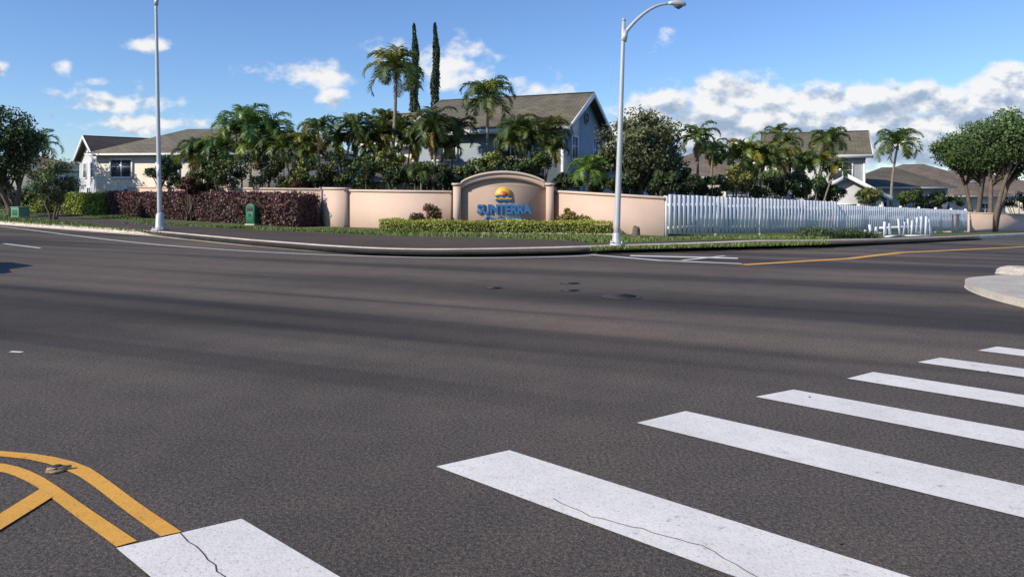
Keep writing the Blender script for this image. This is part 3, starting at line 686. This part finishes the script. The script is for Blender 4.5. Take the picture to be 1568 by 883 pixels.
for a in ((345,38,235,298,60,MD),(400,37,225,298,70,DK),(440,37,232,298,60,YG),(480,36,230,298,60,MD),(520,36.5,228,298,60,DK),(560,36,232,298,60,MD),
          (590,36,222,270,60,YG),(608,34,252,298,50,DK),(640,34,245,298,50,DK),(670,33.5,250,296,55,DK),(700,34,252,296,50,MD),(735,33,240,285,50,MD),(765,33,230,285,60,YG),(790,32.5,240,285,50,DK),
          (825,33,226,285,50,MD),(870,33,262,292,50,DK),(915,32,268,296,50,MD),(310,39,258,298,50,MD),(280,42,262,292,40,DK),
          (955,31,268,300,50,DK),(1045,31,255,302,60,DK),(1085,32,262,305,60,DK),(1120,34,252,305,60,YG),(1160,35,250,305,60,MD),(1200,36,258,305,60,DK),(1235,37,256,308,60,MD),(1270,40,278,310,50,DK),
          (1330,47,285,312,60,MD),(1390,52,288,315,50,MD),(1440,50,292,320,70,DK),(1560,55,290,322,80,DK),
          (20,50,285,318,70,MD),(-20,46,270,325,80,DK)):
    sh(*a[:6],acc=(YG if random.random()<.4 else None))
sh(290,38.5,266,298,30,RD); sh(465,36,262,296,30,RD)
m=MB()
for px in range(-700,2300,26):
    D=130+random.uniform(-10,25); x,y=B(px,D); zt=Z(random.uniform(236,262) if px<300 else random.uniform(262,280),D)
    clump(m,(x,y,(zt-2)/2),(2.6,2,(zt+2)/2),420,.8,(.035,.055,.022),mat=1,clumps=8)
m.done('distant_trees',[BARK,LEAF])
def hedge(name,pl,w,z0,z1,base,dens_=420,size=.1,accent=None,rough=.06):
    m=MB(); pl=dens(pl,.6); 
    for a,b in zip(pl[:-1],pl[1:]):
        a3=np.array(a);b3=np.array(b); L=np.linalg.norm(b3-a3); d=(b3-a3)/L; nr=np.array([-d[1],d[0]]); ang=math.atan2(d[1],d[0]); c=(a3+b3)/2; g=hgt(*c)
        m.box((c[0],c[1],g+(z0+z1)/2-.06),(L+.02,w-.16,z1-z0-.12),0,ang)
        def scatter(n,fn,out):
            t=rng.uniform(-.05,1.05,n); u=rng.uniform(0,1,n); P,lum=fn(t,u)
            P+=rng.normal(0,rough*.5,P.shape); O=np.tile(np.array(out,float),(n,1))
            wob=.5+.5*np.sin(P[:,0]*2.3+P[:,2]*3)*np.sin(P[:,1]*1.9); P+=O*(wob[:,None]-.5)*rough*1.6
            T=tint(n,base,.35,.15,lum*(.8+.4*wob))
            if accent is not None:
                s=rng.random(n)<.25; T[s]=tint(int(s.sum()),accent,.3)
            m.quads(leaves(P,O,size,.7,.6),1,T)
        H=z1-z0
        for s in (-1,1):
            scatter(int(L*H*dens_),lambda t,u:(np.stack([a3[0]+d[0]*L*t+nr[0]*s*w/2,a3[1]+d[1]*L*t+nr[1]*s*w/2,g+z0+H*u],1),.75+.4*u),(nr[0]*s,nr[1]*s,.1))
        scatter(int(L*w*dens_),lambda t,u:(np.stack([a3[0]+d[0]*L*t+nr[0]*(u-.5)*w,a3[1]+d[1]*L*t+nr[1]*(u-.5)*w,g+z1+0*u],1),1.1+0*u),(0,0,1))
    for p,q,sg_ in ((pl[0],pl[1],-1),(pl[-1],pl[-2],-1)):
        p=np.array(p);q=np.array(q); d=(p-q)/np.linalg.norm(p-q); nr=np.array([-d[1],d[0]]); n=int(w*(z1-z0)*dens_); u=rng.uniform(-.5,.5,n); g=hgt(*p)
        P=np.stack([p[0]+nr[0]*u*w+d[0]*.05,p[1]+nr[1]*u*w+d[1]*.05,g+z0+(z1-z0)*rng.uniform(0,1,n)],1)
        m.quads(leaves(P,np.tile([d[0],d[1],.1],(n,1)),size,.7,.6),1,tint(n,base,.35,.15))
    return m.done(name,[DARKCORE,LEAF])
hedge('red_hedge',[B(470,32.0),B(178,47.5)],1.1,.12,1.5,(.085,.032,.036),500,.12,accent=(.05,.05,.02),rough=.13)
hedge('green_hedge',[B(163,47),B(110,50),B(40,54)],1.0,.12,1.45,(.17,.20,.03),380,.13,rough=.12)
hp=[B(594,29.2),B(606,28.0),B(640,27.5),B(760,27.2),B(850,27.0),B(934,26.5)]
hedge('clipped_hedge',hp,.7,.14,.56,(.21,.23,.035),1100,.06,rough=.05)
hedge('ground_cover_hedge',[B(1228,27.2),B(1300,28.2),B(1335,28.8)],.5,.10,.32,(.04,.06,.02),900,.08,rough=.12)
x,y=B(650,28.6); shrub('croton_shrub',x,y,.72,(.85,.5,.42),(.07,.05,.02),2800,.11,20,accent=(.2,.05,.03))
x,y=B(890,27.9); shrub('croton_shrub',x,y,.72,(1.0,.5,.42),(.17,.13,.025),3200,.11,22,accent=(.22,.05,.03))
def blades(poly_px,n,off=.12):
    pts=[G(a,b,off) for a,b in poly_px]; xs=[p[0] for p in pts]; ys=[p[1] for p in pts]; out=[]
    def inside(x,y):
        c=False; j=len(pts)-1
        for i in range(len(pts)):
            if (pts[i][1]>y)!=(pts[j][1]>y) and x<(pts[j][0]-pts[i][0])*(y-pts[i][1])/(pts[j][1]-pts[i][1])+pts[i][0]: c=not c
            j=i
        return c
    k=0
    while len(out)<n and k<n*30:
        k+=1; x=random.uniform(min(xs),max(xs)); y=random.uniform(min(ys),max(ys))
        if inside(x,y): out.append((x,y,hgt(x,y)+off))
    return np.array(out)
P=np.concatenate([blades([(185,343),(480,351),(590,356),(590,360.5),(480,355.5),(350,349.5),(250,342.5)],5000),
   blades([(590,357),(940,362),(1010,366),(1010,370),(905,372),(850,366.5),(700,363),(590,360.8)],3500),
   blades([(905,381),(1060,378),(1270,373),(1270,374.5),(1060,379.5),(950,382),(905,384)],2500),
   blades([(1018,366),(1270,362),(1270,366),(1018,368.5)],1800),
   blades([(0,322),(60,326),(180,330),(250,341),(150,333),(60,328),(0,325)],3000),
   blades([(0,330),(60,336),(150,345),(280,362),(250,358),(150,350),(0,340)],4000)])
n=len(P); h=rng.uniform(.04,.11,(n,1)); a=rng.uniform(0,6.28,n); s=np.stack([np.cos(a),np.sin(a),0*a],1)*.018; l=np.stack([rng.normal(0,.03,n),rng.normal(0,.03,n),h[:,0]],1)
m=MB(); m.quads(np.stack([P-s,P+s,P+s*.3+l,P-s*.3+l],1),0,tint(n,(.095,.13,.03),.4,.18)); m.done('grass_verge',[LEAF])
# ---------------------------------------------------------------- car standing just left of the view
cx,cy=-13.7,15.1; m=MB()
prof=[(-2.2,.3),(-2.25,.65),(-2.1,.9),(-1.5,.98),(-.85,1.38),(.5,1.42),(1.15,1.0),(2.0,.88),(2.25,.65),(2.2,.3)]
m.prism([(x,-.85,z) for x,z in prof],(0,1.7,0),0)
for s in (-1,1):
    m.prism([(-1.35,s*.855,1.0),(-.8,s*.855,1.32),(.45,s*.855,1.35),(.98,s*.855,1.0)],(0,s*.01,0),1)
    for wx in (-1.4,1.4): m.tube([(wx,s*.66,.33),(wx,s*.88,.33)],[.33,.33],20,2); m.tube([(wx,s*.87,.33),(wx,s*.89,.33)],[.2,.18],16,3)
m.done('car',[simple('car_paint',(.3,.31,.33),.3,.03,2,bs_=0),GLASS,BLACK,GALV],loc=(cx,cy,0),local=True,rot=math.radians(-39),bevel=.03)
# ---------------------------------------------------------------- sky, sun, camera
EL=32; sv=Vector((-.86*math.cos(math.radians(EL)),-.51*math.cos(math.radians(EL)),math.sin(math.radians(EL)))).normalized()
w=bpy.data.worlds.new('World'); scene.world=w; w.use_nodes=True; nt=w.node_tree; nt.nodes.clear()
sky=N(nt,'ShaderNodeTexSky'); sky.sky_type='NISHITA'; sky.sun_disc=False; sky.sun_elevation=math.radians(EL); sky.sun_rotation=math.atan2(sv.x,sv.y)%(2*math.pi)
sky.air_density=1.0; sky.dust_density=.1; sky.ozone_density=2.6
bg=N(nt,'ShaderNodeBackground'); bg.inputs[1].default_value=.122
nt.links.new(mix(nt,1.0,sky.outputs[0],(.80,.98,1.28),'MULTIPLY'),bg.inputs[0])
tc=N(nt,'ShaderNodeTexCoord'); sx=N(nt,'ShaderNodeSeparateXYZ'); nt.links.new(tc.outputs['Generated'],sx.inputs[0])
def mth(op,a,b=None,clamp=False):
    n=N(nt,'ShaderNodeMath',operation=op,use_clamp=clamp)
    for s,v in ((n.inputs[0],a),(n.inputs[1],b)):
        if v is None: continue
        if hasattr(v,'is_linked'): nt.links.new(v,s)
        else: s.default_value=v
    return n.outputs[0]
ys=mth('MAXIMUM',sx.outputs[1],.05); u=mth('DIVIDE',sx.outputs[0],ys); v=mth('DIVIDE',sx.outputs[2],ys)
cb=N(nt,'ShaderNodeCombineXYZ'); nt.links.new(u,cb.inputs[0]); nt.links.new(v,cb.inputs[1]); uv=cb.outputs[0]
def cn(off,scale,det=5,rough=.55):
    mp=N(nt,'ShaderNodeMapping'); mp.inputs['Location'].default_value=off; mp.inputs['Scale'].default_value=(1,1.5,1); nt.links.new(uv,mp.inputs[0])
    n=N(nt,'ShaderNodeTexNoise'); n.inputs['Scale'].default_value=scale; n.inputs['Detail'].default_value=det; n.inputs['Roughness'].default_value=rough; nt.links.new(mp.outputs[0],n.inputs['Vector']); return n.outputs['Fac']
# (centre azimuth, altitude, half-widths, gain)
ell=[(490,114,85,20,1.3),(235,69,52,10,1.2),(100,100,18,14,1.2),(190,160,85,20,1.3),(80,178,15,10,1.3),(165,125,30,8,1),(215,188,105,18,1.3),(3,108,16,12,1.2),(605,88,50,25,1),(695,98,60,36,1.6),(825,137,45,24,1.2),(512,150,22,16,1),(300,190,45,10,1),(1012,58,17,15,1),
 (1130,148,90,36,2.6),(1010,165,80,28,2.0),(1250,158,110,32,2.6),(1400,160,110,30,2.4),(1560,145,95,42,2.8),(1200,205,330,48,3.4),(1500,205,240,52,3.4),(1800,170,200,60,3)]
acc=None
for (ex,ey,ea,eb,gn) in ell:
    s=N(nt,'ShaderNodeVectorMath',operation='SUBTRACT'); nt.links.new(uv,s.inputs[0]); s.inputs[1].default_value=((ex-CX)/F,(HY-ey)/F,0)
    q=N(nt,'ShaderNodeVectorMath',operation='MULTIPLY'); nt.links.new(s.outputs[0],q.inputs[0]); q.inputs[1].default_value=(gn*F/(ea*1.3),gn*F/(eb*1.3),0)
    d=N(nt,'ShaderNodeVectorMath',operation='LENGTH'); nt.links.new(q.outputs[0],d.inputs[0]); val=mth('SUBTRACT',gn,d.outputs['Value'])
    acc=val if acc is None else mth('MAXIMUM',acc,val)
acc=mth('MAXIMUM',acc,-1.2)
n1=cn((0,0,0),17); n2=cn((-.006,.018,0),17)
dens0=mth('ADD',acc,mth('MULTIPLY',mth('SUBTRACT',n1,.52),4.4))
mr=N(nt,'ShaderNodeMapRange',interpolation_type='SMOOTHSTEP'); mr.inputs[1].default_value=.05; mr.inputs[2].default_value=1.1; mr.inputs[4].default_value=.95; nt.links.new(dens0,mr.inputs[0])
mask=mth('MULTIPLY',mr.outputs[0],mth('GREATER_THAN',sx.outputs[1],.06)); mask=mth('MULTIPLY',mask,mth('GREATER_THAN',sx.outputs[2],0))
lit=mth('ADD',.80,mth('MULTIPLY',mth('SUBTRACT',n1,n2),4.2))
lit=mth('ADD',lit,mth('MULTIPLY',mth('MAXIMUM',dens0,.4),-.14))
lo=mth('MULTIPLY',mth('SUBTRACT',v,.105),5.5); lit=mth('ADD',lit,lo,True)
cr=ramp(nt,lit,[(.0,(.34,.43,.58)),(.4,(.54,.61,.72)),(.85,(.94,.93,.92))])
bg2=N(nt,'ShaderNodeBackground'); nt.links.new(cr,bg2.inputs[0]); bg2.inputs[1].default_value=1.0
mx=N(nt,'ShaderNodeMixShader'); nt.links.new(mask,mx.inputs[0]); nt.links.new(bg.outputs[0],mx.inputs[1]); nt.links.new(bg2.outputs[0],mx.inputs[2])
out=N(nt,'ShaderNodeOutputWorld'); nt.links.new(mx.outputs[0],out.inputs['Surface'])
sl=bpy.data.lights.new('sun','SUN'); sl.energy=5.0; sl.angle=math.radians(.53); sl.color=(1,.90,.76)
so=bpy.data.objects.new('sun',sl); scene.collection.objects.link(so); so.rotation_euler=sv.to_track_quat('Z','Y').to_euler(); so.location=(-20,-10,30)
cam=bpy.data.cameras.new('camera'); co=bpy.data.objects.new('camera',cam); scene.collection.objects.link(co)
co.location=(0,0,CH); co.rotation_euler=(math.pi/2,0,0); cam.sensor_width=36; cam.lens=F/1568*36; cam.shift_y=-(441.5-HY)/1568; cam.clip_end=4000; cam.clip_start=.05
scene.camera=co
scene.view_settings.view_transform='Standard'; scene.view_settings.look='None'; scene.view_settings.exposure=0
